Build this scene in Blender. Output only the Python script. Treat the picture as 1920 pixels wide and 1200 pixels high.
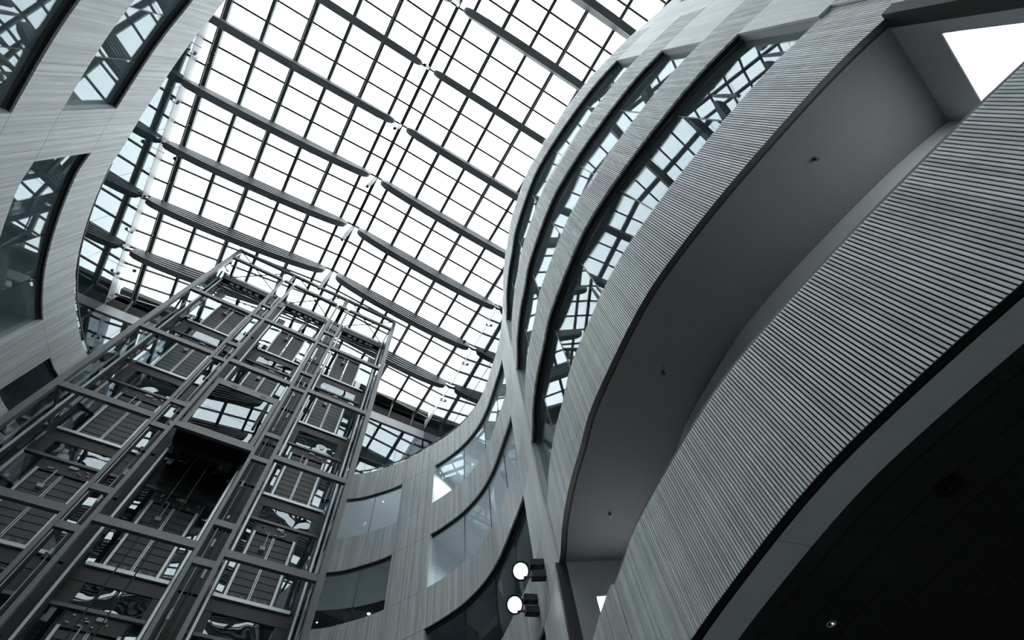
import bpy, math, random
from mathutils import Vector, Matrix
random.seed(7)
scene = bpy.context.scene
for o in list(bpy.data.objects):
    bpy.data.objects.remove(o, do_unlink=True)
C = scene.collection
EYE = 1.6            # camera height; everything below is laid out relative to the eye and lifted by EYE at the end

# ---------------------------------------------------------------- camera
cam_d = bpy.data.cameras.new('camera'); cam = bpy.data.objects.new('camera', cam_d); C.objects.link(cam)
cam_d.sensor_width = 36.0; cam_d.lens = 886.0 / 1920.0 * 36.0; cam_d.clip_start = 0.05; cam_d.clip_end = 300
R = Matrix(((0.85040979, -0.43219568, -0.3000168), (-0.51677269, -0.79319696, -0.32215614), (-0.09873792, 0.42900522, -0.89788938)))
cam.matrix_world = Matrix.Translation((0, 0, EYE)) @ R.to_4x4()
scene.camera = cam
# ---------------------------------------------------------------- overcast sky
SKY = 5.4
w = bpy.data.worlds.new('overcast'); scene.world = w; w.use_nodes = True
bg = w.node_tree.nodes['Background']; bg.inputs[0].default_value = (0.93, 0.985, 1.0, 1); bg.inputs[1].default_value = SKY
scene.view_settings.view_transform = 'Standard'; scene.view_settings.look = 'None'
scene.view_settings.exposure = 0.0; scene.view_settings.gamma = 1.0; scene.view_settings.use_curve_mapping = False
try:
    scene.cycles.max_bounces = 14; scene.cycles.transparent_max_bounces = 24; scene.cycles.glossy_bounces = 8; scene.cycles.diffuse_bounces = 6
except Exception: pass

# ---------------------------------------------------------------- materials
TINT = (0.965, 1.0, 1.015)
def tc(v): return (min(1, v*TINT[0]), min(1, v*TINT[1]), min(1, v*TINT[2]), 1)
def mat(name, v, rough=0.6, metal=0.0, noise=0.0, nscale=6.0, bump=0.0, randobj=0.0):
    m = bpy.data.materials.new(name); m.use_nodes = True; nt = m.node_tree; b = nt.nodes['Principled BSDF']
    b.inputs['Base Color'].default_value = tc(v); b.inputs['Roughness'].default_value = rough; b.inputs['Metallic'].default_value = metal
    if noise or bump or randobj:
        t = nt.nodes.new('ShaderNodeTexCoord'); n = nt.nodes.new('ShaderNodeTexNoise'); n.inputs['Scale'].default_value = nscale; n.inputs['Detail'].default_value = 5
        nt.links.new(t.outputs['Object'], n.inputs['Vector'])
        mr = nt.nodes.new('ShaderNodeMapRange'); mr.inputs[1].default_value = 0.3; mr.inputs[2].default_value = 0.7
        mr.inputs[3].default_value = 1 - noise; mr.inputs[4].default_value = 1 + noise
        nt.links.new(n.outputs['Fac'], mr.inputs[0])
        val = mr.outputs[0]
        if randobj:
            oi = nt.nodes.new('ShaderNodeObjectInfo'); m2 = nt.nodes.new('ShaderNodeMapRange'); m2.inputs[3].default_value = 1 - randobj; m2.inputs[4].default_value = 1 + randobj
            nt.links.new(oi.outputs['Random'], m2.inputs[0]); mm = nt.nodes.new('ShaderNodeMath'); mm.operation = 'MULTIPLY'
            nt.links.new(val, mm.inputs[0]); nt.links.new(m2.outputs[0], mm.inputs[1]); val = mm.outputs[0]
        vm = nt.nodes.new('ShaderNodeVectorMath'); vm.operation = 'SCALE'; vm.inputs[0].default_value = tc(v)[:3]
        nt.links.new(val, vm.inputs['Scale']); nt.links.new(vm.outputs[0], b.inputs['Base Color'])
        if bump:
            bp = nt.nodes.new('ShaderNodeBump'); bp.inputs['Strength'].default_value = bump; bp.inputs['Distance'].default_value = 0.01
            nt.links.new(n.outputs['Fac'], bp.inputs['Height']); nt.links.new(bp.outputs[0], b.inputs['Normal'])
    return m
def wood(name, v, board=0.055, contrast=0.35, rough=0.55):
    """vertical boards; UV u = metres along the wall, v = height"""
    m = bpy.data.materials.new(name); m.use_nodes = True; nt = m.node_tree; N = nt.nodes; L = nt.links; b = N['Principled BSDF']; b.inputs['Roughness'].default_value = rough
    uv = N.new('ShaderNodeUVMap'); uv.uv_map = 'UVMap'
    def noise(sx, sy, detail):
        mp = N.new('ShaderNodeMapping'); mp.inputs['Scale'].default_value = (sx, sy, 1); L.new(uv.outputs[0], mp.inputs[0])
        n = N.new('ShaderNodeTexNoise'); n.inputs['Scale'].default_value = 1; n.inputs['Detail'].default_value = detail; n.inputs['Roughness'].default_value = 0.6; L.new(mp.outputs[0], n.inputs['Vector']); return n.outputs['Fac']
    g1 = noise(95, 1.1, 4); g2 = noise(14, 0.5, 3)
    sp = N.new('ShaderNodeSeparateXYZ'); L.new(uv.outputs[0], sp.inputs[0])
    dv = N.new('ShaderNodeMath'); dv.operation = 'DIVIDE'; dv.inputs[1].default_value = board; L.new(sp.outputs[0], dv.inputs[0])
    fl = N.new('ShaderNodeMath'); fl.operation = 'FLOOR'; L.new(dv.outputs[0], fl.inputs[0])
    wn = N.new('ShaderNodeTexWhiteNoise'); wn.noise_dimensions = '1D'; L.new(fl.outputs[0], wn.inputs['W'])
    def mr(src, a, bb, lo=0.25, hi=0.75):
        r = N.new('ShaderNodeMapRange'); r.inputs[1].default_value = lo; r.inputs[2].default_value = hi; r.inputs[3].default_value = a; r.inputs[4].default_value = bb; L.new(src, r.inputs[0]); return r.outputs[0]
    def mul(a, bb):
        q = N.new('ShaderNodeMath'); q.operation = 'MULTIPLY'; L.new(a, q.inputs[0]); L.new(bb, q.inputs[1]); return q.outputs[0]
    c = contrast
    val = mul(mul(mr(g1, 1 - c, 1 + c*0.7), mr(g2, 1 - c*0.6, 1 + c*0.4)), mr(wn.outputs['Value'], 1 - c*0.55, 1 + c*0.35, 0, 1))
    vm = N.new('ShaderNodeVectorMath'); vm.operation = 'SCALE'; vm.inputs[0].default_value = tc(v)[:3]; L.new(val, vm.inputs['Scale']); L.new(vm.outputs[0], b.inputs['Base Color'])
    bp = N.new('ShaderNodeBump'); bp.inputs['Strength'].default_value = 0.25; bp.inputs['Distance'].default_value = 0.004; L.new(g1, bp.inputs['Height']); L.new(bp.outputs[0], b.inputs['Normal'])
    return m
def glass(name, stops, tint=(0.92, 0.97, 1.0), wavy=0.0, wscale=3.0, rough=0.0, thru=(0.85, 0.9, 0.92)):
    """coated glazing: mirror share grows towards grazing view, the rest passes straight through"""
    m = bpy.data.materials.new(name); m.use_nodes = True; nt = m.node_tree; N = nt.nodes; L = nt.links; N.remove(N['Principled BSDF']); out = N['Material Output']
    lw = N.new('ShaderNodeLayerWeight'); lw.inputs['Blend'].default_value = 0.5
    rp = N.new('ShaderNodeValToRGB'); el = rp.color_ramp.elements
    while len(el) < len(stops): el.new(0.5)
    for e, (p, v) in zip(el, stops): e.position = p; e.color = (v, v, v, 1)
    L.new(lw.outputs['Facing'], rp.inputs[0])
    g = N.new('ShaderNodeBsdfGlossy'); g.inputs['Color'].default_value = (*tint, 1); g.inputs['Roughness'].default_value = rough
    t = N.new('ShaderNodeBsdfTransparent'); t.inputs['Color'].default_value = (*thru, 1)
    if wavy:
        tcn = N.new('ShaderNodeTexCoord'); n = N.new('ShaderNodeTexNoise'); n.inputs['Scale'].default_value = wscale; n.inputs['Detail'].default_value = 1.5; L.new(tcn.outputs['Object'], n.inputs['Vector'])
        bp = N.new('ShaderNodeBump'); bp.inputs['Strength'].default_value = wavy; bp.inputs['Distance'].default_value = 0.1; L.new(n.outputs['Fac'], bp.inputs['Height']); L.new(bp.outputs[0], g.inputs['Normal'])
    mx = N.new('ShaderNodeMixShader'); L.new(rp.outputs[0], mx.inputs[0]); L.new(t.outputs[0], mx.inputs[1]); L.new(g.outputs[0], mx.inputs[2]); L.new(mx.outputs[0], out.inputs[0])
    return m
def emit(name, v, s):
    m = bpy.data.materials.new(name); m.use_nodes = True; nt = m.node_tree; nt.nodes.remove(nt.nodes['Principled BSDF'])
    e = nt.nodes.new('ShaderNodeEmission'); e.inputs[0].default_value = (v*0.93, v*0.98, v, 1); e.inputs[1].default_value = s; nt.links.new(e.outputs[0], nt.nodes['Material Output'].inputs[0]); return m

M = dict(
    wood=wood('oak_boards', 0.68, 0.06, 0.34), wood_r=wood('oak_panels', 0.82, 0.3, 0.16), batten=mat('oak_batten', 0.86, 0.5, noise=0.12, nscale=3, randobj=0.2),
    batten_j=wood('oak_batten_row', 0.86, 0.033, 0.3), darkwood=wood('dark_plank', 0.06, 0.4, 0.3),
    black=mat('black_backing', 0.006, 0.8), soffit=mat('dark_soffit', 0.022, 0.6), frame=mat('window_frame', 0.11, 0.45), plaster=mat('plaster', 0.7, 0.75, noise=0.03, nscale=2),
    plaster_d=mat('grey_plaster', 0.45, 0.8, noise=0.05, nscale=30), floor=mat('stone_floor', 0.15, 0.5, noise=0.1), carpet=mat('gallery_floor', 0.2, 0.8),
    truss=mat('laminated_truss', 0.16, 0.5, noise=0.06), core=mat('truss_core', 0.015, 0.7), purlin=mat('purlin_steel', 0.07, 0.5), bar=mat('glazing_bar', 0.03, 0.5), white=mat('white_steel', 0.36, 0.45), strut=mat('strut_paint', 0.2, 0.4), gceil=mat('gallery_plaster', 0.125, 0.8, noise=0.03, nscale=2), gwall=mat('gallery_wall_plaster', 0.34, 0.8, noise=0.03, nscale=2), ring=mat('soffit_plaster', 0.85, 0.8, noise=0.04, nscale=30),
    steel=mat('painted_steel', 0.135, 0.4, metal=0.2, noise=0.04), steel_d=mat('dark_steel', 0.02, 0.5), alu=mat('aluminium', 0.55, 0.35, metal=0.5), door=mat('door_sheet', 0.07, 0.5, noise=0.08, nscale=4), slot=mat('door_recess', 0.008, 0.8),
    mech=mat('door_operator', 0.03, 0.5, noise=0.3, nscale=25), bit=mat('pale_fitting', 0.5, 0.4), cab=mat('cab_black', 0.008, 0.5), rope=mat('rope', 0.02, 0.6), lampbox=mat('lamp_box', 0.008, 0.4),
    roofglass=glass('roof_glass', [(0, 0.03), (0.6, 0.05), (1, 0.5)], thru=(0.97, 0.985, 0.99)),
    ribbon=glass('ribbon_glass', [(0, 0.03), (0.35, 0.04), (0.55, 0.08), (0.78, 0.125), (1, 0.3)]),
    mirror=glass('clerestory_glass', [(0, 0.09), (0.4, 0.12), (0.6, 0.14), (1, 0.3)], thru=(0.6, 0.65, 0.67)),
    shaft=glass('shaft_glass', [(0, 0.06), (0.4, 0.09), (0.7, 0.14), (1, 0.4)], wavy=0.3, wscale=0.75, thru=(0.55, 0.6, 0.62)),
    flat=glass('lift_glass', [(0, 0.09), (0.4, 0.11), (0.7, 0.15), (1, 0.4)], thru=(0.5, 0.55, 0.57)),
    glow=emit('lit_window', 1.0, 4.5), lamp=emit('lamp_face', 1.0, 1.6), spot=emit('small_lamp', 1.0, 2.5), chrome=mat('chrome', 0.6, 0.15, metal=1.0), sign=emit('exit_sign', 0.45, 0.8))

# ---------------------------------------------------------------- mesh helpers
class MB:
    def __init__(s): s.v = []; s.f = []; s.uv = None
    def box(s, x0, x1, y0, y1, z0, z1):
        n = len(s.v); s.v += [(x0,y0,z0),(x1,y0,z0),(x1,y1,z0),(x0,y1,z0),(x0,y0,z1),(x1,y0,z1),(x1,y1,z1),(x0,y1,z1)]
        s.f += [(n,n+3,n+2,n+1),(n+4,n+5,n+6,n+7),(n,n+1,n+5,n+4),(n+1,n+2,n+6,n+5),(n+2,n+3,n+7,n+6),(n+3,n,n+4,n+7)]; return s
    def bar(s, p, q, wd, ht, up=(0,0,1)):
        p = Vector(p); q = Vector(q); d = (q-p).normalized(); u = Vector(up); a = d.cross(u)
        if a.length < 1e-5: a = d.cross(Vector((1,0,0)))
        a.normalize(); u = a.cross(d).normalized(); n = len(s.v)
        for c in (p, q):
            for i, j in ((-1,-1),(1,-1),(1,1),(-1,1)): s.v.append(tuple(c + a*i*wd/2 + u*j*ht/2))
        s.f += [(n,n+1,n+2,n+3),(n+7,n+6,n+5,n+4)] + [(n+k, n+4+k, n+4+(k+1)%4, n+(k+1)%4) for k in range(4)]; return s
    def tube(s, p, q, r0, r1=None, k=10, cap=True):
        r1 = r0 if r1 is None else r1; p = Vector(p); q = Vector(q); d = (q-p).normalized(); a = d.cross(Vector((0,0,1)))
        if a.length < 1e-4: a = d.cross(Vector((1,0,0)))
        a.normalize(); b = d.cross(a); n = len(s.v)
        for c, r in ((p, r0), (q, r1)):
            for i in range(k): t = 2*math.pi*i/k; s.v.append(tuple(c + a*math.cos(t)*r + b*math.sin(t)*r))
        for i in range(k): j = (i+1) % k; s.f.append((n+i, n+j, n+k+j, n+k+i))
        if cap: s.f.append(tuple(n+k-1-i for i in range(k))); s.f.append(tuple(n+k+i for i in range(k)))
        return s
    def lathe(s, axis_p, d, prof, k=20):
        """prof: (along, radius) pairs"""
        d = Vector(d).normalized(); a = d.cross(Vector((0,0,1)))
        if a.length < 1e-4: a = Vector((1,0,0))
        a.normalize(); b = d.cross(a); n = len(s.v); P = Vector(axis_p)
        for al, r in prof:
            for i in range(k): t = 2*math.pi*i/k; s.v.append(tuple(P + d*al + a*math.cos(t)*r + b*math.sin(t)*r))
        for m in range(len(prof)-1):
            for i in range(k): j = (i+1) % k; s.f.append((n+m*k+i, n+m*k+j, n+(m+1)*k+j, n+(m+1)*k+i))
        s.f.append(tuple(n+k-1-i for i in range(k))); e = n+(len(prof)-1)*k; s.f.append(tuple(e+i for i in range(k))); return s
    def mesh(s, name, m=None):
        me = bpy.data.meshes.new(name); me.from_pydata(s.v, [], s.f)
        if s.uv:
            l = me.uv_layers.new(name='UVMap'); 
            for lp in me.loops: l.data[lp.index].uv = s.uv[lp.vertex_index]
        me.update()
        if m: me.materials.append(m)
        return me
def obj(name, mb, m, parent=None, label=None, cat=None, group=None, kind=None, loc=None, rz=None):
    me = mb if isinstance(mb, bpy.types.Mesh) else mb.mesh(name, m)
    o = bpy.data.objects.new(name, me); C.objects.link(o)
    if parent: o.parent = parent
    if loc: o.location = loc
    if rz is not None: o.rotation_euler = (0, 0, rz)
    return tag(o, label, cat, group, kind)
def tag(o, label=None, cat=None, group=None, kind=None):
    if label: o['label'] = label
    if cat: o['category'] = cat
    if group: o['group'] = group
    if kind: o['kind'] = kind
    return o
def empty(name, loc=(0,0,0), label=None, cat=None, group=None, kind=None):
    o = bpy.data.objects.new(name, None); C.objects.link(o); o.location = loc; o.empty_display_size = 0.2
    return tag(o, label, cat, group, kind)

# ---------------------------------------------------------------- atrium plan (counter-clockwise; interior on the left)
PTS = [(5.0,-8.4),(4.72,-6.8),(4.23,-5.36),(3.84,-4.29),(3.52,-3.15),(3.32,-2.2),(3.18,-0.8),(3.15,0.3),(3.2,1.0),(3.38,1.9),(3.6,2.75),(3.85,3.35),(4.15,4.1),(4.55,4.9),(5.0,5.65),(5.73,7.15),(6.1,8.4),(6.4,9.6),(6.5,10.6),(6.42,11.5),(6.25,12.15),(5.9,13.05),(5.12,14.55),(4.42,15.45),(3.47,16.3),(1.5,17.1),(-2,17.6),(-5,17.0),(-7.0,15.95),(-7.79,15.13),(-8.11,14.54),(-8.57,13.15),(-8.8,11.8),(-8.85,10.7),(-8.8,9.3),(-8.64,7.8),(-8.43,6.93),(-8.1,5.35),(-7.57,3.2),(-7.0,1.4),(-6.35,-0.9),(-5.85,-3.4),(-5.6,-6.5),(-5.8,-10.0),(-6.2,-13.5),(-5.6,-17.0),(-3.2,-19.6),(0.0,-20.4),(3.0,-19.6),(4.9,-17.4),(5.5,-14.2),(5.35,-11.0)]
def catmull(pts, k=14):
    n = len(pts); out = []
    for i in range(n):
        p0, p1, p2, p3 = (Vector(pts[(i+j) % n]) for j in (-1, 0, 1, 2))
        for q in range(k):
            t = q/k; out.append(0.5*((2*p1) + (p2-p0)*t + (2*p0-5*p1+4*p2-p3)*t*t + (3*p1-p0-3*p2+p3)*t**3))
    return out
DENSE = catmull(PTS)
ARC = [0.0]
for i in range(len(DENSE)): ARC.append(ARC[-1] + (DENSE[(i+1) % len(DENSE)] - DENSE[i]).length)
TOTAL = ARC[-1]
import bisect
def at(s):
    s = s % TOTAL; i = min(bisect.bisect_right(ARC, s) - 1, len(DENSE)-1); t = (s-ARC[i])/(ARC[i+1]-ARC[i])
    return DENSE[i].lerp(DENSE[(i+1) % len(DENSE)], t)
def tan(s): return (at(s+0.08) - at(s-0.08)).normalized()
def nrm(s): t = tan(s); return Vector((t.y, -t.x))
def off(s, o): p = at(s); return p + nrm(s)*o
def S(x, y): return ARC[min(range(len(DENSE)), key=lambda i: (DENSE[i].x-x)**2 + (DENSE[i].y-y)**2)]
def strip(s0, s1, o0, o1, z0, z1, step=0.16):
    """solid swept along the plan curve"""
    mb = MB(); n = max(1, int(math.ceil((s1-s0)/step))); mb.uv = []
    for i in range(n+1):
        s = s0 + (s1-s0)*i/n; a = off(s, o0); b = off(s, o1)
        for p, z in ((a, z0), (b, z0), (b, z1), (a, z1)): mb.v.append((p.x, p.y, z)); mb.uv.append((s, z))
    for i in range(n):
        k = 4*i
        for c in range(4): d = (c+1) % 4; mb.f.append((k+c, k+d, k+4+d, k+4+c))
    mb.f.append((0, 3, 2, 1)); k = 4*n; mb.f.append((k, k+1, k+2, k+3))
    return mb

BOT = [15.7, 12.2, 8.85, 5.55, 2.25]; TOP = [17.15, 13.65, 10.15, 6.85, 3.5]
sA0, sA1 = S(3.53,-3.2), S(5.05,5.75)          # right ribbon openings
sB0, sB1 = S(5.75,7.25), S(5.89,13.05)         # back right
sC0, sC1 = S(5.12,14.55), S(-0.5,17.5)         # back, behind the lifts
sD0, sD1 = S(-3.0,17.5), S(-8.11,14.54)        # back left
sE0, sE1 = S(-8.56,13.1), S(-8.43,6.93)        # left
sF0, sF1 = S(-8.1,5.38), S(-5.85,-3.4)         # upper left
sG0, sG1 = 0.3, S(4.26,-5.4)                   # upper right corner
OPEN = [(sG0, sG1), (sA0, sA1), (sB0, sB1), (sC0, sC1), (sD0, sD1), (sE0, sE1), (sF0, sF1)]
sR_end, sBk_end = S(5.4,6.5), S(-8.3,14.1)     # limits between the right, back and left wall

# ---------------------------------------------------------------- shell: floor, slabs, outer walls, roof slab
FZ = -EYE
X0, X1, Y0, Y1 = -15.0, 11.5, -24.0, 22.5
obj('floor', MB().box(X0, X1, Y0, Y1, FZ-0.3, FZ), M['floor'], label='dark stone ground floor of the atrium', kind='structure')
def ring(inner, z0, z1):
    import bmesh
    bm = bmesh.new()
    def loop(ps):
        vs = [bm.verts.new((p[0], p[1], z0)) for p in ps]; return [bm.edges.new((vs[i], vs[(i+1) % len(vs)])) for i in range(len(vs))]
    e = loop(inner) + loop([(X0,Y0),(X1,Y0),(X1,Y1),(X0,Y1)])
    r = bmesh.ops.triangle_fill(bm, edges=e, use_beauty=True)
    fs = [f for f in r['geom'] if isinstance(f, bmesh.types.BMFace)]
    ex = bmesh.ops.extrude_face_region(bm, geom=fs)
    for v in [g for g in ex['geom'] if isinstance(g, bmesh.types.BMVert)]: v.co.z = z1
    bmesh.ops.recalc_face_normals(bm, faces=bm.faces[:])
    me = bpy.data.meshes.new('slab'); bm.to_mesh(me); bm.free(); return me
inner = [tuple(off(TOTAL*i/340, 0.16)) for i in range(340)]
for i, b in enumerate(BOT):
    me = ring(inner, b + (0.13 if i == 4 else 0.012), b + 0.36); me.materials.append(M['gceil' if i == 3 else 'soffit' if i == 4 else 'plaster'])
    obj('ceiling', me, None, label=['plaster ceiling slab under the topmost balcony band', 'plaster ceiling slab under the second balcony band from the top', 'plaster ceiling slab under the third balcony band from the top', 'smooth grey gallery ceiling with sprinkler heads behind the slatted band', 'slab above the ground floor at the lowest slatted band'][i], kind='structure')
for nm, a in (('wall_east', (X1, X1+0.3, Y0, Y1)), ('wall_west', (X0-0.3, X0, Y0, Y1)), ('wall_north', (X0, X1, Y1, Y1+0.3)), ('wall_south', (X0, X1, Y0-0.3, Y0))):
    obj(nm, MB().box(*a, FZ, 24.6), M['plaster_d'], label='outer building wall on the %s side, behind the balconies' % nm[5:], kind='structure')

# ---------------------------------------------------------------- wall cladding
walls = {}
for nm, lb in (('wall_right', 'convex oak clad atrium wall with slatted balcony bands'), ('wall_back', 'concave oak clad atrium wall behind the glass lifts'), ('wall_left', 'curved oak board atrium wall at the left')):
    walls[nm] = empty(nm, (0,0,0), lb, None, None, 'structure')
def wall_of(s):
    s = s % TOTAL
    return walls['wall_right'] if s < sR_end else walls['wall_back'] if s < sBk_end else walls['wall_left']
GAP = 0.006
def cladding(s0, s1, z0, z1, length=2.6, name='panel'):
    n = max(1, round((s1-s0)/length))
    for i in range(n):
        a = s0 + (s1-s0)*i/n; b = s0 + (s1-s0)*(i+1)/n; p = wall_of((a+b)/2)
        obj(name, strip(a+GAP, b-GAP, 0.0, 0.05, z0+GAP, z1-GAP), M['wood_r'] if p is walls['wall_right'] else M['wood'], p)
BS0, BS1 = S(3.9,-4.4), S(5.0,5.68)      # slatted stretch of the right wall
PITCH = 0.033
BAND = {3: empty('wall_upper_slats', (0,0,0), 'slatted oak balcony band above the open gallery', None, None, 'structure'), 4: empty('wall_lower_slats', (0,0,0), 'lowest slatted oak balcony band at the lower right', None, None, 'structure')}
def piers():
    ends = sorted(OPEN); out = []
    for i in range(len(ends)):
        a = ends[i][1]; b = ends[(i+1) % len(ends)][0]
        if b < a: b += TOTAL
        out.append((a, b))
    return out
PIERS = piers()
for i in range(5):
    # continuous dark backing and bands
    cuts = [0.0, sR_end, sBk_end, TOTAL]
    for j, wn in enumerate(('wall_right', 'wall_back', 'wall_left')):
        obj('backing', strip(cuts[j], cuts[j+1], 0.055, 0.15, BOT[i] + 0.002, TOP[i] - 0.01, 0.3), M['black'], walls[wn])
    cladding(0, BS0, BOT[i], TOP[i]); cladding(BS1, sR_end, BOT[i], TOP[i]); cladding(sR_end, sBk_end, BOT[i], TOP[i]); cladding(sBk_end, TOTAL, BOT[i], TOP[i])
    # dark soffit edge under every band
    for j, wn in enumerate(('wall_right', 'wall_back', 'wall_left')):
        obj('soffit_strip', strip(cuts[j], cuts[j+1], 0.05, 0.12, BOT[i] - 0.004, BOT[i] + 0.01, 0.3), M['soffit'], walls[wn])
    # battens
    n = int((BS1-BS0)/PITCH); h = TOP[i] - BOT[i]
    if i < 3: lo, hi = 1e9, -1e9
    elif i == 3: lo, hi = S(3.57,-3.35), BS1
    else: lo, hi = S(3.36,-2.45), S(3.95,3.6)
    proto = MB().box(-0.0100, 0.0100, -0.028, 0.0, BOT[i], TOP[i]).mesh('batten', M['batten'])
    rest = MB(); rest.uv = []; cnt = 0
    for k in range(n):
        s = BS0 + (k+0.5)*PITCH; p = at(s); t = tan(s); nn = nrm(s)
        if lo <= s <= hi and cnt < 300:
            obj('batten', proto, None, BAND[i], loc=(p.x + nn.x*0.045, p.y + nn.y*0.045, 0), rz=math.atan2(t.y, t.x) ); cnt += 1
        else:
            m0 = len(rest.v)
            for z in (BOT[i], TOP[i]):
                for a, o in ((-0.0100, 0.0), (0.0100, 0.0), (0.0100, 0.045), (-0.0100, 0.045)):
                    q = p + t*a + nn*o; rest.v.append((q.x, q.y, z)); rest.uv.append((s, z))
            rest.f += [(m0,m0+3,m0+2,m0+1),(m0+4,m0+5,m0+6,m0+7),(m0,m0+1,m0+5,m0+4),(m0+1,m0+2,m0+6,m0+5),(m0+2,m0+3,m0+7,m0+6),(m0+3,m0,m0+4,m0+7)]
    obj('batten_row', rest, M['batten_j'], BAND.get(i, walls['wall_right']), kind='stuff')
    # piers between this band and the one below
    zt = BOT[i]; zb = TOP[i+1] if i < 4 else FZ
    if i < 4:
        for a, b in PIERS:
            cladding(a, b, zb, zt, 3.0)
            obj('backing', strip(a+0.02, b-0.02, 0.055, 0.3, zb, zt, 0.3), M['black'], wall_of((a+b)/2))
# white partition walls running back from the piers (window reveals)
def wallrun(s, o0, o1, z0, z1, th=0.1, m='plaster', side=0.0):
    a = off(s, o0); b = off(s, o1); d = (b-a).normalized(); q = Vector((-d.y, d.x))*th*side
    mb = MB(); mb.bar((a.x+q.x, a.y+q.y, (z0+z1)/2), (b.x+q.x, b.y+q.y, (z0+z1)/2), th, z1-z0); return mb
for i in range(4):
    for (a, b) in PIERS:
        for s, sd in ((a + 0.05, 0), (b - 0.05, 0)):
            if i == 3 and (abs(s-sA0) < 0.3 or abs(s-sA1) < 0.3): continue
            if abs(s-sG1) < 0.2: continue
            obj('wall_reveal', wallrun(s, 0.06, 3.2, TOP[i+1]-1.0, BOT[i]+0.01), M['plaster'], wall_of(s))

# ---------------------------------------------------------------- ribbon windows
wn = 0
WL = {0: 'upper right corner', 1: 'convex slatted right wall', 2: 'back wall between the X-shaped pier and the white reveal', 3: 'back wall beside the lift tower', 4: 'back wall hidden behind the lift tower', 5: 'left wall beside the lift tower', 6: 'upper left wall near the frame corner'}
LV = ['top storey', 'second storey from the top', 'third storey from the top', 'lowest glazed storey']
for i in range(4):
    for j, (a, b) in enumerate(OPEN):
        if i == 3 and j in (0, 1): continue
        wn += 1
        w_ = empty('window_%d' % wn, (0,0,0), 'curved ribbon window, %s, on the %s' % (LV[i], WL[j]), None, None, 'structure')
        z0, z1 = TOP[i+1] - 0.4, BOT[i] - 0.02
        obj('window_frame', strip(a, b, 0.12, 0.172, z1 - 0.05, z1 + 0.02, 0.3), M['frame'], w_)
        n = max(1, round((b-a)/1.45))
        for k in range(n):
            p = off(a + (b-a)*k/n, 0.165); q = off(a + (b-a)*(k+1)/n, 0.165); d = (q-p).normalized()
            p = p + d*0.006; q = q - d*0.006
            obj('pane', MB().bar((p.x, p.y, (z0+z1-0.04)/2), (q.x, q.y, (z0+z1-0.04)/2), 0.012, z1-0.04-z0), M['ribbon'], w_)
            if k: obj('joint', MB().bar((p.x, p.y, z0), (p.x, p.y, z1-0.04), 0.02, 0.02, up=(1,0,0)), M['bar'], w_)

# ---------------------------------------------------------------- gallery behind the lowest slatted band
gz0, gz1 = 2.6, BOT[3] + 0.01
obj('wall_gallery', strip(sA0, sA1, 1.62, 1.75, gz0, gz1), M['plaster'], label='white gallery back wall behind the lowest slatted band', kind='structure')
gf = obj('floor_gallery', strip(sA0-0.5, sA1+0.4, 0.16, 1.7, 2.62, 2.66, 0.3), M['carpet'], label='gallery floor behind the lowest slatted band', kind='structure')
obj('trim_1', strip(sA0, sA1, 0.06, 0.16, TOP[4]-0.01, TOP[4]+0.045, 0.2), M['frame'], label='dark handrail cap along the lowest slatted band', kind='structure')
def endwall(nm, s, sgn, d0, d1, ztop, lab, wlab, dirv):
    a = at(s); d = Vector(dirv).normalized()
    P = lambda t: a + d*t
    mb = MB(); T = 0.12
    def seg(t0, t1, z0, z1):
        p, q = P(t0), P(t1); mb.bar((p.x, p.y, (z0+z1)/2), (q.x, q.y, (z0+z1)/2), T, z1-z0)
    seg(0.17, d0, gz0, gz1); seg(d0, d1, ztop, gz1); seg(d1, 1.75, gz0, gz1) if d1 < 1.7 else None
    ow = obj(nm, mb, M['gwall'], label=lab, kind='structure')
    p, q = P(-0.02), P(0.17); obj('jamb', MB().bar((p.x, p.y, (TOP[4]+gz1)/2-0.3), (q.x, q.y, (TOP[4]+gz1)/2-0.3), T+0.012, gz1-TOP[4]+0.6), M['soffit'], ow)  # end face of the oak pier; its shade is put into the dark colour
    p, q = P(d0), P(d1); mm = MB(); nx = Vector((-d.y, d.x))*sgn*0.05
    global wn
    wn += 1
    W = empty('window_%d' % wn, (0,0,0), wlab, None, None, 'structure')
    mm.bar((p.x+nx.x, p.y+nx.y, (gz0+ztop)/2), (q.x+nx.x, q.y+nx.y, (gz0+ztop)/2), 0.02, ztop-gz0); obj('pane', mm, M['glow'], W)  # pane glows by itself in place of daylight through the opening
    fr = MB(); fr.bar((p.x, p.y, ztop-0.012), (q.x, q.y, ztop-0.012), 0.14, 0.02); obj('window_frame', fr, M['plaster'], W)
endwall('wall_gallery_far', sA1 - 0.02, 1, 0.55, 1.7, 4.92, 'gallery end wall near the two spotlights', 'bright narrow gallery window below the spotlights', nrm(sA1))
endwall('wall_gallery_near', sA0 + 0.16, -1, 0.33, 1.7, 5.03, 'gallery end wall at the upper right corner', 'bright gallery window at the upper right corner', (1.0, 0.16))
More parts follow.
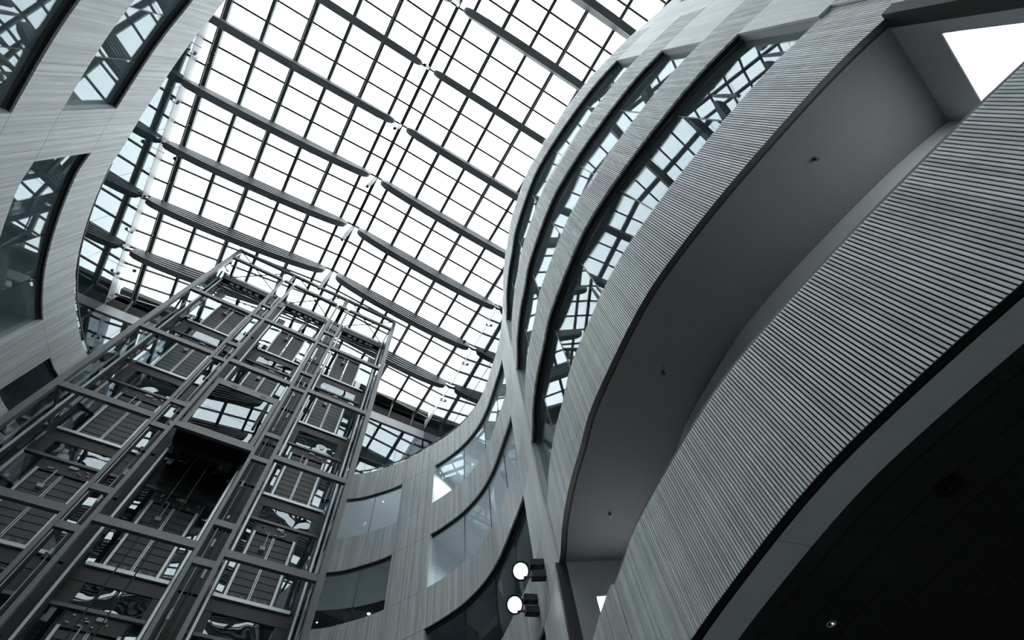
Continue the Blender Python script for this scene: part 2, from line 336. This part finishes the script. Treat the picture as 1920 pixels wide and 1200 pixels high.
# ground floor: plaster soffit ring and dark plank ceiling
t2 = empty('trim_2', (0,0,0), 'smooth grey plaster soffit strip under the lowest slatted band', None, None, 'structure')
ce = [S(4.2,-5.3), S(3.23,-1.35), S(3.3,1.5), S(4.2,4.2), S(6.3,9.2)]
for k in range(4): obj('panel', strip(ce[k]+0.003, ce[k+1]-0.003, 0.155, 0.585, BOT[4]+0.075, BOT[4]+0.11), M['ring'], t2)
pl = empty('ceiling_planks', (0,0,0), 'dark plank ceiling above the ground floor at the lower right', None, None, 'structure')
for k in range(16):
    o = 0.59 + k*0.2
    for (a, b) in ((S(4.2,-5.3), S(3.17,-0.4) + 0.37*(k % 3)), (S(3.17,-0.4) + 0.37*(k % 3), S(3.9,3.5) - 0.3*(k % 2)), (S(3.9,3.5) - 0.3*(k % 2), S(6.3,9.2))):
        obj('plank', strip(a+0.001, b-0.001, o, o+0.194, BOT[4]+0.088 - 0.004*(k % 2), BOT[4]+0.125, 0.4), M['darkwood'], pl)

# ---------------------------------------------------------------- glass roof
XR, ZR, SL = -1.78, 25.4, 0.149
HALF = 8.72; RY0, RY1 = 16.96-2.86/3*40, 16.96
SH = -0.012                                   # slight skew of the cross bars
def rz(x): return ZR - SL*abs(x-XR)
def ry(x, y): return y + SH*(x-XR)
roof = empty('ceiling_glass', (XR, 0, ZR), 'glazed ridge roof with grid of panes over the atrium', None, None, 'structure')
def radd(name, mb, m, kind=None):
    mb.v = [(x-XR, y, z-ZR) for x, y, z in mb.v]; return obj(name, mb, m, roof, kind=kind)
US = [0.0] + [0.72 + 1.428*k for k in range(6)] + [HALF]
BY = 2.86/3; rows = [16.96 - BY*k for k in range(41)]
# panes
restp = MB(); npane = 0
for sd in (-1, 1):
    for c in range(7):
        xa, xb = XR + sd*US[c], XR + sd*US[c+1]
        for k in range(40):
            yb, ya = rows[k], rows[k+1]
            g = 0.012
            xa2, xb2 = xa + sd*g, xb - sd*g
            vs = [(x, ry(x, y), rz(x) + dz) for dz in (0, 0.012) for x, y in ((xa2, ya+g), (xb2, ya+g), (xb2, yb-g), (xa2, yb-g))]
            fs = [(0,3,2,1),(4,5,6,7),(0,1,5,4),(1,2,6,5),(2,3,7,6),(3,0,4,7)]
            if k < 21:
                mb = MB(); mb.v = vs; mb.f = fs; radd('pane', mb, M['roofglass']); npane += 1
            else:
                n0 = len(restp.v); restp.v += vs; restp.f += [tuple(n0+i for i in f) for f in fs]
radd('pane_field', restp, M['roofglass'], 'stuff')
# purlins (double plates), thin service rods on every second one, ridge, cross bars
for sd in (-1, 1):
    for c in range(1, 7):
        x = XR + sd*US[c]; z = rz(x); mb = MB()
        hw = 0.085 if c % 2 == 0 else 0.07
        mb.box(x-hw, x+hw, RY0, RY1+0.3, z-0.2, z-0.02); mb.box(x-hw*0.4, x+hw*0.4, RY0, RY1+0.3, z-0.23, z-0.2)
        radd('purlin', mb, M['purlin'])
        if c % 2 == 0:
            mb = MB().box(x-0.024, x+0.024, RY0, RY1, z-0.50, z-0.45)
            for k in range(9): yy = -7 + 2.86*k; mb.box(x-0.012, x+0.012, yy-0.02, yy+0.02, z-0.46, z-0.2)
            radd('service_rod', mb, M['purlin'])
radd('ridge_beam', MB().box(XR-0.075, XR+0.075, RY0, RY1, ZR-0.2, ZR-0.02), M['bar'])
for k in range(41):
    y = rows[k]
    for sd in (-1, 1):
        xe = XR + sd*HALF
        radd('glazing_bar', MB().bar((XR, ry(XR, y), ZR-0.03), (xe, ry(xe, y), rz(xe)-0.03), 0.08, 0.10), M['bar'])
# roof slab around the glass
obj('ceiling_rim', ring([(XR-HALF-0.05, RY0), (XR+HALF+0.05, RY0), (XR+HALF+0.05, RY1+0.5), (XR-HALF-0.05, RY1+0.5)], 24.15, 24.5), M['plaster_d'], label='solid roof rim around the glass roof', kind='structure')
bpy.data.objects['ceiling_rim'].data.materials.append(M['plaster_d'])
xl, xr = XR-HALF, XR+HALF; YE = 17.5
XLn, XLf, XRn, XRf = -9.31, -10.56, 6.24, 7.02      # roof edge beams spread slightly towards the far end
def lx(y): return XLn + (XLf-XLn)*(y-RY0)/(YE-RY0)
def rx(y): return XRn + (XRf-XRn)*(y-RY0)/(YE-RY0)
def edge(nm, x0, x1, sg, th, z0, z1, lab):
    mb = MB(); mb.bar((x0+sg*th/2, RY0, (z0+z1)/2), (x1+sg*th/2, YE+0.1, (z0+z1)/2), th, z1-z0); obj(nm, mb, M['white'], label=lab, kind='structure')
edge('trim_3', XLn, XLf, -1, 0.25, 23.5, 24.15, 'white edge beam along the left side of the glass roof')
edge('trim_4', XRn, XRf, 1, 0.12, 23.72, 24.1, 'thin white edge beam along the right side of the glass roof')
obj('trim_5', MB().box(XLf, XRf, 17.42, YE+0.12, 22.8, 23.45), M['white'], label='wide white fascia beam across the end of the glass roof', kind='structure')
obj('trim_6', MB().box(XLf, XRf, 17.46, YE+0.12, 23.45, 24.9), M['black'], label='black gutter void between roof glass and white fascia', kind='structure')
obj('trim_7', MB().box(XLf, XRf, RY1+0.06, 17.46, 24.6, 24.9), M['black'], label='black gutter lid above the white fascia', kind='structure')
for sd in (-1, 1):
    for c in range(1, 7):
        x = XR + sd*US[c]
        radd('bracket', MB().bar((x, RY1+0.05, rz(x)-0.2), (x, 17.44, 23.5), 0.07, 0.1), M['white'])
# clerestory mirror glass
def clerestory(nm, lab, p, q, n, zt):
    W = empty(nm, (0,0,0), lab, None, None, 'structure'); p = Vector(p); q = Vector(q)
    for i in range(n):
        a = p.lerp(q, i/n); b = p.lerp(q, (i+1)/n); d = (b-a).normalized()*0.008
        for z0, z1 in ((15.8, 19.65), (19.66, zt)):
            obj('pane', MB().bar(((a+d).x, (a+d).y, (z0+z1)/2), ((b-d).x, (b-d).y, (z0+z1)/2), 0.014, z1-z0-0.01), M['mirror'], W)
    obj('transom', MB().bar((p.x, p.y, 19.65), (q.x, q.y, 19.65), 0.03, 0.03), M['bar'], W)
    return W
clerestory('window_%d' % (wn+1), 'reflective clerestory glass below the left roof edge', (XLn-0.01, RY0), (XLf-0.01, YE), 20, 23.5)
clerestory('window_%d' % (wn+2), 'reflective clerestory glass below the right roof edge', (XRn+0.01, RY0), (XRf+0.01, YE), 20, 23.72)
clerestory('window_%d' % (wn+3), 'reflective clerestory glass below the white end fascia', (XLf+0.05, YE), (XRf-0.05, YE), 12, 22.8)
wn += 3

# ---------------------------------------------------------------- trusses with white centre struts
ORD = ['first', 'second', 'third', 'fourth', 'fifth', 'sixth', 'seventh', 'eighth', 'ninth', 'tenth', 'eleventh', 'twelfth']
TY = [14.1 - 2.86*k for k in range(12)]
def lens(u):  # depth of the fish-belly at distance u from the ridge
    f = (u - 0.3)/(8.45-0.3); return 0.16 + 0.74*(1-(2*f-1)**2)**0.42 if 0 < f < 1 else 0.10
for ti, ty in enumerate(TY):
    lab = 'laminated fish-belly roof truss, %s counted from the end fascia' % ORD[ti]
    T = empty('roof_truss', (XR, ty, ZR), lab, 'truss', 'roof trusses under the ridge glass')
    loc = lambda x, y, z: (x-XR, y-ty, z-ZR)
    for sd in (-1, 1):
        us = [0.3 + 8.15*f for f in (0, .006, .015, .03, .05, .1, .2, .3, .4, .5, .6, .7, .8, .9, .95, .97, .985, .994, 1)]; nseg = len(us)-1
        for j in range(5):
            mb = MB()
            for u in us:
                x = XR + sd*u; f = (u-0.3)/(8.45-0.3); e = min(1.0, 20*f, 20*(1-f)); hw = 0.16*(0.3 + 0.7*math.sqrt(max(0.0, 1-(1-e)**2))) 
                z = rz(x) - 0.32 - lens(u)*j/4.0; y = ry(x, ty)
                for dy, dz in ((-hw, 0), (hw, 0), (hw, 0.085), (-hw, 0.085)): mb.v.append(loc(x, y+dy, z+dz))
            for i in range(nseg):
                k = 4*i
                for c in range(4): d = (c+1) % 4; mb.f.append((k+c, k+d, k+4+d, k+4+c))
            mb.f.append((0,3,2,1)); k = 4*nseg; mb.f.append((k,k+1,k+2,k+3))
            obj('lamella', mb, M['truss'], T)
        mb = MB()
        for u in us:
            x = XR + sd*u; y = ry(x, ty)
            for dy, dz in ((-0.05, -0.32-lens(u)+0.02), (0.05, -0.32-lens(u)+0.02), (0.05, -0.29), (-0.05, -0.29)): mb.v.append(loc(x, y+dy, rz(x)+dz))
        for i in range(nseg):
            k = 4*i
            for c in range(4): d = (c+1) % 4; mb.f.append((k+c, k+d, k+4+d, k+4+c))
        mb.f.append((0,3,2,1)); k = 4*nseg; mb.f.append((k,k+1,k+2,k+3))
        obj('web', mb, M['core'], T)
        xe = XR + sd*8.45; xw = (lx(ty)-0.02) if sd < 0 else (rx(ty)+0.02)
        obj('end_bracket', MB().bar(loc(xe, ry(xe, ty), rz(xe)-0.42), loc(xw, ry(xw, ty), 23.62), 0.08, 0.1), M['core'], T)
        obj('tie_rod', MB().tube(loc(XR, ty, 22.75), loc(xe, ry(xe, ty), 23.75), 0.008, k=5), M['purlin'], T)
    st = obj('strut', MB().lathe(loc(XR, ty, 25.15), (0, 0, -1), [(0, 0.045), (0.5, 0.085), (1.4, 0.10), (2.3, 0.075), (2.5, 0.06)], 14), M['strut'], T)
    obj('strut_tip', MB().lathe(loc(XR, ty, 22.66), (0, 0, -1), [(0, 0.07), (0.1, 0.07), (0.14, 0.03)], 12), M['bar'], st)

# ---------------------------------------------------------------- floodlights on the roof edge beam
for k, (y, side) in enumerate([(4.4, -1), (6.6, -1), (8.5, -1), (11.2, -1), (13.2, -1), (15.6, -1), (17.1, -1), (9.4, 1), (12.2, 1), (15.0, 1)]):
    x = lx(y) if side < 0 else rx(y)
    o = empty('floodlight', (x, y, 23.58), 'tiny floodlight on the %s roof edge beam, %s from the atrium corner end' % ('white left' if side < 0 else 'thin right', ['seventh','sixth','fifth','fourth','third','second','first','third','second','first'][k]), 'floodlight', 'small floodlights along the roof edge')
    obj('arm', MB().bar((0,0,0), (-side*0.10,0,-0.06), 0.03, 0.03), M['steel_d'], o)
    obj('head', MB().lathe((-side*0.12, -0.06, -0.08), (0.2*-side, -1, -0.4), [(-0.03, 0.02), (0, 0.055), (0.11, 0.07)], 12), M['chrome'], o)
for k, (x, y) in enumerate([(lx(4.0), 4.0), (lx(8.9), 8.9), (lx(15.1), 15.1), (rx(10.9), 10.9)]):
    sg = 1 if x < 0 else -1
    o = empty('roof_sensor', (x, y, 23.6), 'small sensor on thin arm from the %s roof edge beam, %s' % ('left' if x < 0 else 'right', ['nearest the frame top', 'middle one', 'nearest the end fascia', 'the only one there'][k]), 'sensor', 'roof edge sensors')
    obj('arm', MB().tube((0,0,0), (sg*0.62,0,0.05), 0.012, k=6), M['steel_d'], o)
    obj('head', MB().lathe((sg*0.66,0,0.12), (0,0,-1), [(0, 0.04), (0.05, 0.085), (0.12, 0.085), (0.16, 0.03)], 10), M['steel_d'], o)

# ---------------------------------------------------------------- lift tower
D, YD = 11.6, 13.5
ZT = 23.72; ZB = [22.75, 18.8, 15.46, 11.89, 8.55, 5.1, 1.7]; SILL = [19.19, 15.75, 12.06, 8.64, 5.2]
PX = [(-5.91, -5.74), (-3.447, -3.35), (-2.935, -2.835), (-0.683, -0.585), (-0.13, -0.02), (2.24, 2.413)]
BAY = [(-5.74, -3.447), (-2.835, -0.683), (-0.02, 2.24)]; GAPX = [(-3.35, -2.935), (-0.585, -0.13)]
tw = empty('lift_tower', (-1.75, D, FZ), 'grey steel lift shaft tower with three bays of landing doors', 'lift tower')
def tadd(name, mb, m, parent=None, kind=None):
    mb.v = [(x+1.75, y-D, z-FZ) for x, y, z in mb.v]; return obj(name, mb, m, parent or tw, kind=kind)
for x0, x1 in PX:
    big = x1-x0 > 0.15
    tadd('front_post', MB().box(x0, x1, D, D + (0.17 if big else 0.14), FZ, ZT - (0 if big else 1.16)), M['steel'])
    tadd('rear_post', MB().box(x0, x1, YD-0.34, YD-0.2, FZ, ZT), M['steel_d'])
for x0, x1 in BAY:
    for z in ZB: tadd('front_beam', MB().box(x0, x1, D+0.012, D+0.13, z-0.19, z), M['steel'])
    for z in (21.7,): tadd('machine_beam', MB().box(x0+0.05, x1-0.05, D+0.75, D+1.0, z, z+0.3), M['steel_d'])
    for z in (21.45, 21.2): tadd('machine_rail', MB().box(x0+0.1, x1-0.1, D+0.9, D+0.98, z, z+0.06), M['steel'])
    mb = MB()
    for q in range(5): xx = x0 + 0.5 + q*0.28 + random.uniform(-.05, .05); mb.box(xx, xx+0.16, D+0.8, D+0.96, 21.5, 21.68)
    tadd('clamp_set', mb, M['steel'], kind='stuff')
    # horizontal X bracing at the top
    za = ZT-0.1
    for (p, q) in (((x0, D+0.1), (x1, YD-0.3)), ((x1, D+0.1), (x0, YD-0.3))): tadd('cross_brace', MB().tube((p[0], p[1], za), (q[0], q[1], za), 0.03, k=6), M['steel_d'])
    xm, ym = (x0+x1)/2, (D+YD-0.2)/2
    tadd('brace_node', MB().lathe((xm, ym, za+0.05), (0,0,-1), [(0, 0.03), (0.02, 0.07), (0.1, 0.07)], 10), M['steel'])
tadd('top_beam', MB().box(-5.74, 2.24, D+0.01, D+0.13, ZT-0.18, ZT), M['steel'])
tadd('rear_top_beam', MB().box(-5.74, 2.24, YD-0.33, YD-0.22, ZT-0.2, ZT), M['steel'])
for x0, x1 in GAPX:
    tadd('gap_post', MB().box((x0+x1)/2-0.06, (x0+x1)/2+0.06, D+0.02, D+0.1, 22.75, ZT-0.18), M['steel'])
    tadd('depth_beam', MB().box((x0+x1)/2-0.1, (x0+x1)/2+0.1, D+0.13, YD-0.33, ZT-0.2, ZT-0.06), M['steel_d'])
    for z in [22.75] + [v for b in SILL for v in (b-0.45, b+0.62)]: tadd('gap_beam', MB().box(x0, x1, D+0.02, D+0.12, z-0.17, z), M['steel'])
    for z in [v for b in SILL for v in (b-0.6, b+1.2)]: tadd('gap_bracket', MB().box(x0, x1, D+0.9, D+1.0, z-0.12, z), M['steel_d'])
    for xx, r, m in ((x0+0.1, 0.014, 'alu'), (x0+0.22, 0.022, 'steel_d'), (x0+0.31, 0.012, 'steel')): tadd('conduit', MB().tube((xx, D+0.85, FZ), (xx, D+0.85, 22.4), r, k=6), M[m])
    tadd('duct', MB().box(x0+0.02, x1-0.02, YD-0.30, YD-0.24, FZ, 22.6), M['steel_d'])
    mb = MB()
    for q in range(16): zz = 5 + q*1.05 + random.uniform(-.3, .3); xx = x0 + random.uniform(0.05, 0.3); mb.box(xx, xx+0.06, D+0.78, D+0.84, zz, zz+random.uniform(0.06, 0.3))
    tadd('conduit_fitting', mb, M['bit'], kind='stuff')
# depth struts on both sides, guide rails
for x0, x1 in (PX[0], PX[5]):
    for z in [ZT] + ZB[:6] + [(ZB[q]+ZB[q+1])/2 for q in range(5)]: tadd('side_strut', MB().box(x0+0.03, x1-0.03, D+0.1, YD-0.25, z-0.22, z), M['steel_d'])  # shade of the strut undersides is put into their dark colour
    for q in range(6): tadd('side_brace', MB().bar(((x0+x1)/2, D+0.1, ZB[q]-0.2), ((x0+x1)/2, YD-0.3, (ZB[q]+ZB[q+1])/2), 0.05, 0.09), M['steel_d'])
for x0, x1 in BAY:
    for x, sg in ((x0+0.10, 1), (x1-0.10, -1)):
        tadd('guide_rail', MB().box(x-0.03, x+0.03, D+0.78, D+0.80, FZ, 22.3).box(x-0.006, x+0.006, D+0.80, D+0.88, FZ, 22.3), M['alu'])
        tadd('rail_backing', MB().box(x-0.06, x+0.06, D+0.92, D+0.99, FZ, 22.5), M['steel_d'])
# side glass
for nm, x in (('left', -5.72), ('right', 2.22)):
    for q in range(6):
        z1, z0 = ZB[q]-0.2, ZB[q+1]+0.02
        tadd('side_pane', MB().box(x-0.006, x+0.006, D+0.2, YD-0.36, z0, z1), M['shaft'])
# shaft back wall glazing and slab bands
BN = ['left', 'middle', 'right']; LN = ['topmost', 'second from top', 'third from top', 'fourth from top', 'lowest']
DC = [-4.595, -1.805, 1.015]; HWD = 0.575
panel_me = MB().box(-0.255, 0.255, -0.012, 0.0, 0, 0.178).mesh('panel', M['door'])
for bi, (x0, x1) in enumerate(BAY):
    for li, sz in enumerate(SILL):
        tadd('slab_edge', MB().box(x0, x1, YD-0.06, YD+0.1, sz-0.44, sz-0.09), M['mech'])
        hz = sz + 2.36
        nxt = SILL[li-1]-0.47 if li else 22.2
        tadd('transom_pane', MB().box(x0+0.35, x1-0.35, YD-0.05, YD-0.04, hz+0.1, nxt), M['shaft'])
        tadd('transom_bar', MB().box(x0, x1, YD-0.1, YD, hz+0.02, hz+0.1), M['steel'])
        for a, b in ((x0, DC[bi]-HWD-0.08), (DC[bi]+HWD+0.08, x1)):
            tadd('side_light', MB().box(a+0.03, b-0.03, YD-0.05, YD-0.04, sz, hz), M['flat'])
        for a in (x0, x1-0.35): tadd('spandrel', MB().box(a, a+0.35, YD-0.08, YD-0.02, hz+0.1, nxt), M['steel_d'])
        # landing door
        dr = empty('landing_door', (DC[bi], YD, sz), 'back of ribbed two-leaf lift landing door in %s bay, %s' % (BN[bi], LN[li]), 'lift door', 'lift landing doors')
        for sd in (-1, 1):
            lf = obj('leaf', MB().box(sd*0.285-0.275, sd*0.285+0.275, 0.0, 0.03, 0.0, 2.02), M['slot'], dr)
            for r_ in range(10): obj('panel', panel_me, None, lf, loc=(sd*0.29, 0, 0.01 + r_*0.2))
            obj('jamb', MB().box(sd*HWD-0.035+0.02*sd, sd*HWD+0.035+0.02*sd, -0.06, 0.02, 0, 2.05), M['alu'], dr)
            obj('meeting_stile', MB().box(sd*0.022-0.011, sd*0.022+0.011, -0.03, 0.0, 0, 2.02), M['alu'], dr)
            for xx in (0.17, 0.42): obj('guide_shoe', MB().box(sd*xx-0.04, sd*xx+0.04, -0.03, -0.012, 0.01, 0.13), M['steel'], dr)
        obj('sill', MB().box(x0-DC[bi]+0.1, x1-DC[bi]-0.1, -0.12, 0.0, -0.09, 0.0), M['alu'], dr)
        hp = obj('operator_plate', MB().box(-0.62, 0.62, -0.05, 0.0, 2.02, 2.36), M['mech'], dr)
        mb = MB().box(-0.02, 0.18, -0.08, -0.05, 2.25, 2.33)
        for q in range(9): xx = random.uniform(-.55, .5); zz = random.uniform(2.05, 2.3); mb.box(xx, xx+random.uniform(.02, .09), -0.075, -0.05, zz, zz+0.03)
        obj('fitting', mb, M['bit'], hp, kind='stuff')
        obj('coupler', MB().box(-0.2, -0.17, -0.07, -0.012, 1.55, 2.1).box(-0.27, -0.12, -0.09, -0.012, 1.5, 1.6), M['bit'], dr)
for li, sz in enumerate(SILL):
    obj('floor_landing', MB().box(-6.0, 2.42, YD+0.12, 16.6, sz-0.45, sz-0.09), M['plaster_d'], label='landing slab behind the lift tower, %s' % LN[li], kind='structure')
# lift car in the middle bay
cb = empty('lift_car', (-1.76, D+0.9, 12.0), 'glass-fronted lift car with black underside in the middle bay', 'lift car')
def cadd(name, mb, m, parent=None):
    mb.v = [(x+1.76, y-D-0.9, z-12.0) for x, y, z in mb.v]; return obj(name, mb, m, parent or cb)
cx0, cx1, cy0, cy1, cz0, cz1 = -2.80, -0.72, D+0.16, YD-0.4, 11.98, 14.45
cadd('frame_rail', MB().box(cx0, cx1, cy0, cy0+0.08, cz0-0.06, cz0+0.13), M['steel']); cadd('frame_rail', MB().box(cx0, cx1, cy0, cy0+0.08, cz1-0.28, cz1), M['steel'])
for a in (cx0, cx1-0.13): cadd('frame_stile', MB().box(a, a+0.13, cy0, cy0+0.08, cz0+0.13, cz1-0.28), M['steel'])
cadd('window_pane', MB().box(cx0+0.13, cx1-0.13, cy0+0.03, cy0+0.042, cz0+0.13, cz1-0.28), M['flat'])
for a in (0.5, 1.45): cadd('vent_slot', MB().box(cx0+a, cx0+a+0.2, cy0-0.004, cy0, cz1-0.2, cz1-0.14), M['steel_d'])
cadd('platform', MB().box(cx0, cx1, cy0+0.08, cy1, cz0-0.04, cz0+0.14), M['cab'])
cadd('roof', MB().box(cx0, cx1, cy0+0.08, cy1, cz1-0.1, cz1+0.02), M['cab'])
cadd('rear_wall', MB().box(cx0, cx1, cy1-0.04, cy1, cz0+0.14, cz1-0.1), M['steel_d'])
for a in (cx0, cx1-0.03): cadd('side_wall', MB().box(a, a+0.03, cy0+0.08, cy1-0.04, cz0+0.14, cz1-0.1), M['steel_d'])
ap = cadd('toe_guard', MB().box(cx0+0.25, cx1-0.25, cy1+0.02, cy1+0.05, cz0-0.95, cz0-0.04), M['cab'])
cadd('lower_crosshead', MB().box(cx0+0.05, cx1-0.05, D+0.75, D+0.95, cz0-0.4, cz0-0.05), M['cab'])
for a in (cx0+0.35, cx1-0.35):
    cadd('sheave', MB().lathe((a-0.05, D+0.85, cz0-0.42), (1,0,0), [(0, 0.2), (0.02, 0.2), (0.04, 0.17), (0.07, 0.17), (0.09, 0.2), (0.11, 0.2)], 20), M['steel_d'])
    cadd('shoe', MB().box(a-0.22, a-0.1, D+0.72, D+0.9, cz0-0.62, cz0-0.42), M['cab'])
for a in (-1.95, -1.55): cadd('travelling_cable', MB().tube((a, D+0.8, FZ+0.3), (a, D+0.8, cz0-0.3), 0.018, k=6), M['rope'])
for a in (-2.15, -1.35): cadd('strut', MB().tube((a, D+0.95, cz0-0.6), (a, D+1.25, cz0-0.1), 0.02, k=6), M['steel'])
for a in (-1.9, -1.6): cadd('hoist_rope', MB().tube((a, D+0.85, cz1), (a, D+0.85, 21.6), 0.01, k=5), M['rope'])

# ---------------------------------------------------------------- handrail on the top parapet
hr = empty('handrail', (at(sB1).x, at(sB1).y, TOP[0]), 'thin black handrail on top of the back and left parapet', 'handrail')
def hadd(name, mb, m, kind=None):
    o = hr.location; mb.v = [(x-o.x, y-o.y, z-o.z) for x, y, z in mb.v]; mb.uv = None; return obj(name, mb, m, hr, kind=kind)
hadd('rail', strip(S(6.35,9.4), S(-8.62,7.7), 0.12, 0.17, TOP[0]+0.30, TOP[0]+0.34, 0.25), M['bar'])
hadd('glass_panel', strip(S(6.35,9.4), S(-8.62,7.7), 0.14, 0.15, TOP[0], TOP[0]+0.30, 0.4), M['ribbon'])
mb = MB(); s = S(6.35,9.4)
while s < S(-8.62,7.7):
    p = off(s, 0.145); mb.box(p.x-0.015, p.x+0.015, p.y-0.015, p.y+0.015, TOP[0]-0.02, TOP[0]+0.31); s += 0.35
hadd('baluster', mb, M['bar'], 'stuff')

# ---------------------------------------------------------------- spotlights on the X-shaped pier
for k, (s, z, aim) in enumerate([(S(5.45,6.55), 6.2, None), (S(5.8,7.4), 6.08, None)]):
    p = at(s); n = -nrm(s); t = tan(s)
    o = empty('spotlight', (p.x, p.y, z), 'round lit spotlight on black bracket boxes, %s of the two on the oak pier' % ('upper' if k == 0 else 'lower'), 'spotlight', 'spotlights on the pier')
    V = lambda a, b, c: (n.x*a + t.x*b, n.y*a + t.y*b, c)
    for dz in (0.12, -0.13):
        mb = MB().bar(V(0.0, -0.02, dz), V(0.28, -0.02, dz), 0.16, 0.13); b_ = obj('box', mb, M['lampbox'], o)
        for q in (0.09, 0.17): obj('screw', MB().lathe(V(q, -0.02, dz-0.06), (0,0,-1), [(0, 0.01), (0.012, 0.008)], 8), M['bit'], b_)
    obj('stem', MB().bar(V(0.25, 0, -0.2), V(0.25, 0, 0.2), 0.03, 0.03, up=(1,0,0)), M['lampbox'], o)
    c = Vector(V(0.47, 0.03, 0.02)); d = Vector((-0.62, -0.72, -0.75)).normalized()
    c = c - d*0.03
    obj('yoke', MB().bar(V(0.25, 0, 0.12), V(0.42, 0.05, 0.14), 0.025, 0.025).bar(V(0.25, 0, -0.12), V(0.42, 0.05, -0.1), 0.025, 0.025), M['lampbox'], o)
    hd = obj('head', MB().lathe(c, d, [(-0.2, 0.03), (-0.17, 0.09), (-0.06, 0.16), (0.0, 0.178), (0.02, 0.178)], 28), M['lampbox'], o)
    obj('bulb_cap', MB().lathe(c, d, [(-0.29, 0.05), (-0.27, 0.075), (-0.17, 0.08)], 16), M['chrome'], hd)
    obj('lens', MB().lathe(c, d, [(0.021, 0.146), (0.03, 0.14), (0.036, 0.08)], 28), M['lamp'], hd)
    ld = bpy.data.lights.new('spotlight_light', 'SPOT'); ld.energy = 8; ld.spot_size = 1.2; ld.shadow_soft_size = 0.1
    lo = bpy.data.objects.new('spotlight_light', ld); C.objects.link(lo); lo.parent = o; lo.location = c + d*0.06; lo.rotation_euler = d.to_track_quat('-Z', 'Y').to_euler()

# ---------------------------------------------------------------- sprinklers, ceiling speaker, downlight
for k, (x, y) in enumerate([(3.95,-1.58), (4.2,1.66), (5.18,4.29)]):
    o = empty('sprinkler', (x, y, BOT[3]+0.01), 'small dark sprinkler head on the gallery ceiling, %s' % ['nearest the bright corner window', 'middle of three', 'nearest the spotlights'][k], 'sprinkler', 'gallery ceiling sprinklers')
    obj('rose', MB().lathe((0,0,0), (0,0,-1), [(0, 0.028), (0.012, 0.026)], 14), M['steel_d'], o)
    obj('head', MB().lathe((0,0,-0.01), (0,0,-1), [(0, 0.012), (0.035, 0.012), (0.04, 0.022), (0.048, 0.022)], 12), M['lampbox'], o)
o = empty('ceiling_speaker', (4.41, 0.44, BOT[4]+0.084), 'round black speaker grille in the dark plank ceiling', 'speaker')
obj('rim', MB().lathe((0,0,0.004), (0,0,-1), [(0, 0.112), (0.012, 0.112), (0.014, 0.1)], 40), M['steel_d'], o)
obj('grille', MB().lathe((0,0,0.0), (0,0,-1), [(0, 0.1), (0.013, 0.1), (0.016, 0.06)], 36), M['cab'], o)
obj('centre_dot', MB().lathe((0,0,-0.016), (0,0,-1), [(0, 0.006), (0.003, 0.005)], 10), M['bit'], o)
o = empty('downlight', (4.84, 2.03, BOT[4]+0.084), 'small recessed downlight with pale ring in the dark plank ceiling', 'downlight')
mb = MB(); kk = 28
for r_, z in ((0.032, 0.0), (0.05, 0.0), (0.05, -0.006), (0.034, -0.008)):
    for i in range(kk): mb.v.append((r_*math.cos(2*math.pi*i/kk), r_*math.sin(2*math.pi*i/kk), z))
for m_ in range(4):
    for i in range(kk): j = (i+1) % kk; n_ = (m_+1) % 4; mb.f.append((m_*kk+i, m_*kk+j, n_*kk+j, n_*kk+i))
obj('ring', mb, M['bit'], o); obj('reflector', MB().lathe((0,0,0.002), (0,0,-1), [(0, 0.032), (0.002, 0.03)], 20), M['slot'], o)
obj('bulb', MB().lathe((0.01,-0.008,0.0), (0,0,-1), [(0, 0.009), (0.006, 0.006)], 12), M['spot'], o)

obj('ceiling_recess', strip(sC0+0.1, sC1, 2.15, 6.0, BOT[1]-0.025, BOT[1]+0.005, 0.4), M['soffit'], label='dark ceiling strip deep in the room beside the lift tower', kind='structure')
# ---------------------------------------------------------------- lamps and sign inside the back rooms
for k, (x, y, z, lb) in enumerate([(5.72, 17.88, BOT[1]-0.03, 'brightest small ceiling lamp in the dark room right of the lift tower'), (4.13, 19.1, BOT[1]-0.03, 'tiny ceiling lamp deep in the dark room beside the lift tower'), (4.91, 18.99, BOT[1]-0.03, 'tiny ceiling lamp beside the hanging sign'), (4.84, 15.86, BOT[0], 'tiny ceiling lamp behind the top window beside the lifts'), (8.2, 10.4, BOT[1], 'small ceiling lamp behind the back wall window'), (7.3, 12.3, BOT[0], 'long white ceiling lamp behind the top back window')]):
    o = empty('ceiling_lamp', (x, y, z+0.012), lb, 'ceiling lamp', 'small lamps in the rooms behind the glass')
    r_ = 0.07 if k in (0,) else 0.035
    obj('housing', MB().lathe((0,0,0), (0,0,-1), [(0, r_*1.25), (0.02, r_*1.2)], 14), M['bit'], o); obj('lens', MB().lathe((0,0,-0.02), (0,0,-1), [(0, r_), (0.02, r_*0.8)], 14), M['spot'], o)
    pw = [120, 0, 0, 420, 420, 420][k]
    if pw:
        ld = bpy.data.lights.new('room_fill_light', 'SPOT'); ld.energy = pw; ld.spot_size = 2.7; ld.spot_blend = 0.3; ld.shadow_soft_size = 0.1; ld.color = (0.94, 0.98, 1.0)  # fill spot added under the lamp to brighten the room
        lo = bpy.data.objects.new('room_fill_light', ld); C.objects.link(lo); lo.parent = o; lo.location = (0, 0, -0.06)
o = empty('exit_sign', (5.16, 18.6, BOT[1]-0.018), 'small pale hanging sign box in the dark room beside the lift tower', 'sign')
obj('hanger', MB().box(-0.01, 0.01, -0.01, 0.01, -0.15, 0), M['steel_d'], o); obj('box', MB().box(-0.18, 0.18, -0.03, 0.03, -0.33, -0.15), M['lampbox'], o); obj('face', MB().box(-0.16, 0.16, -0.035, -0.03, -0.31, -0.17), M['sign'], o)

# ---------------------------------------------------------------- lift everything to eye height
for o in list(bpy.data.objects):
    if o.parent is None and o is not cam: o.location.z += EYE
print('panes', npane, 'objects', len(bpy.data.objects))
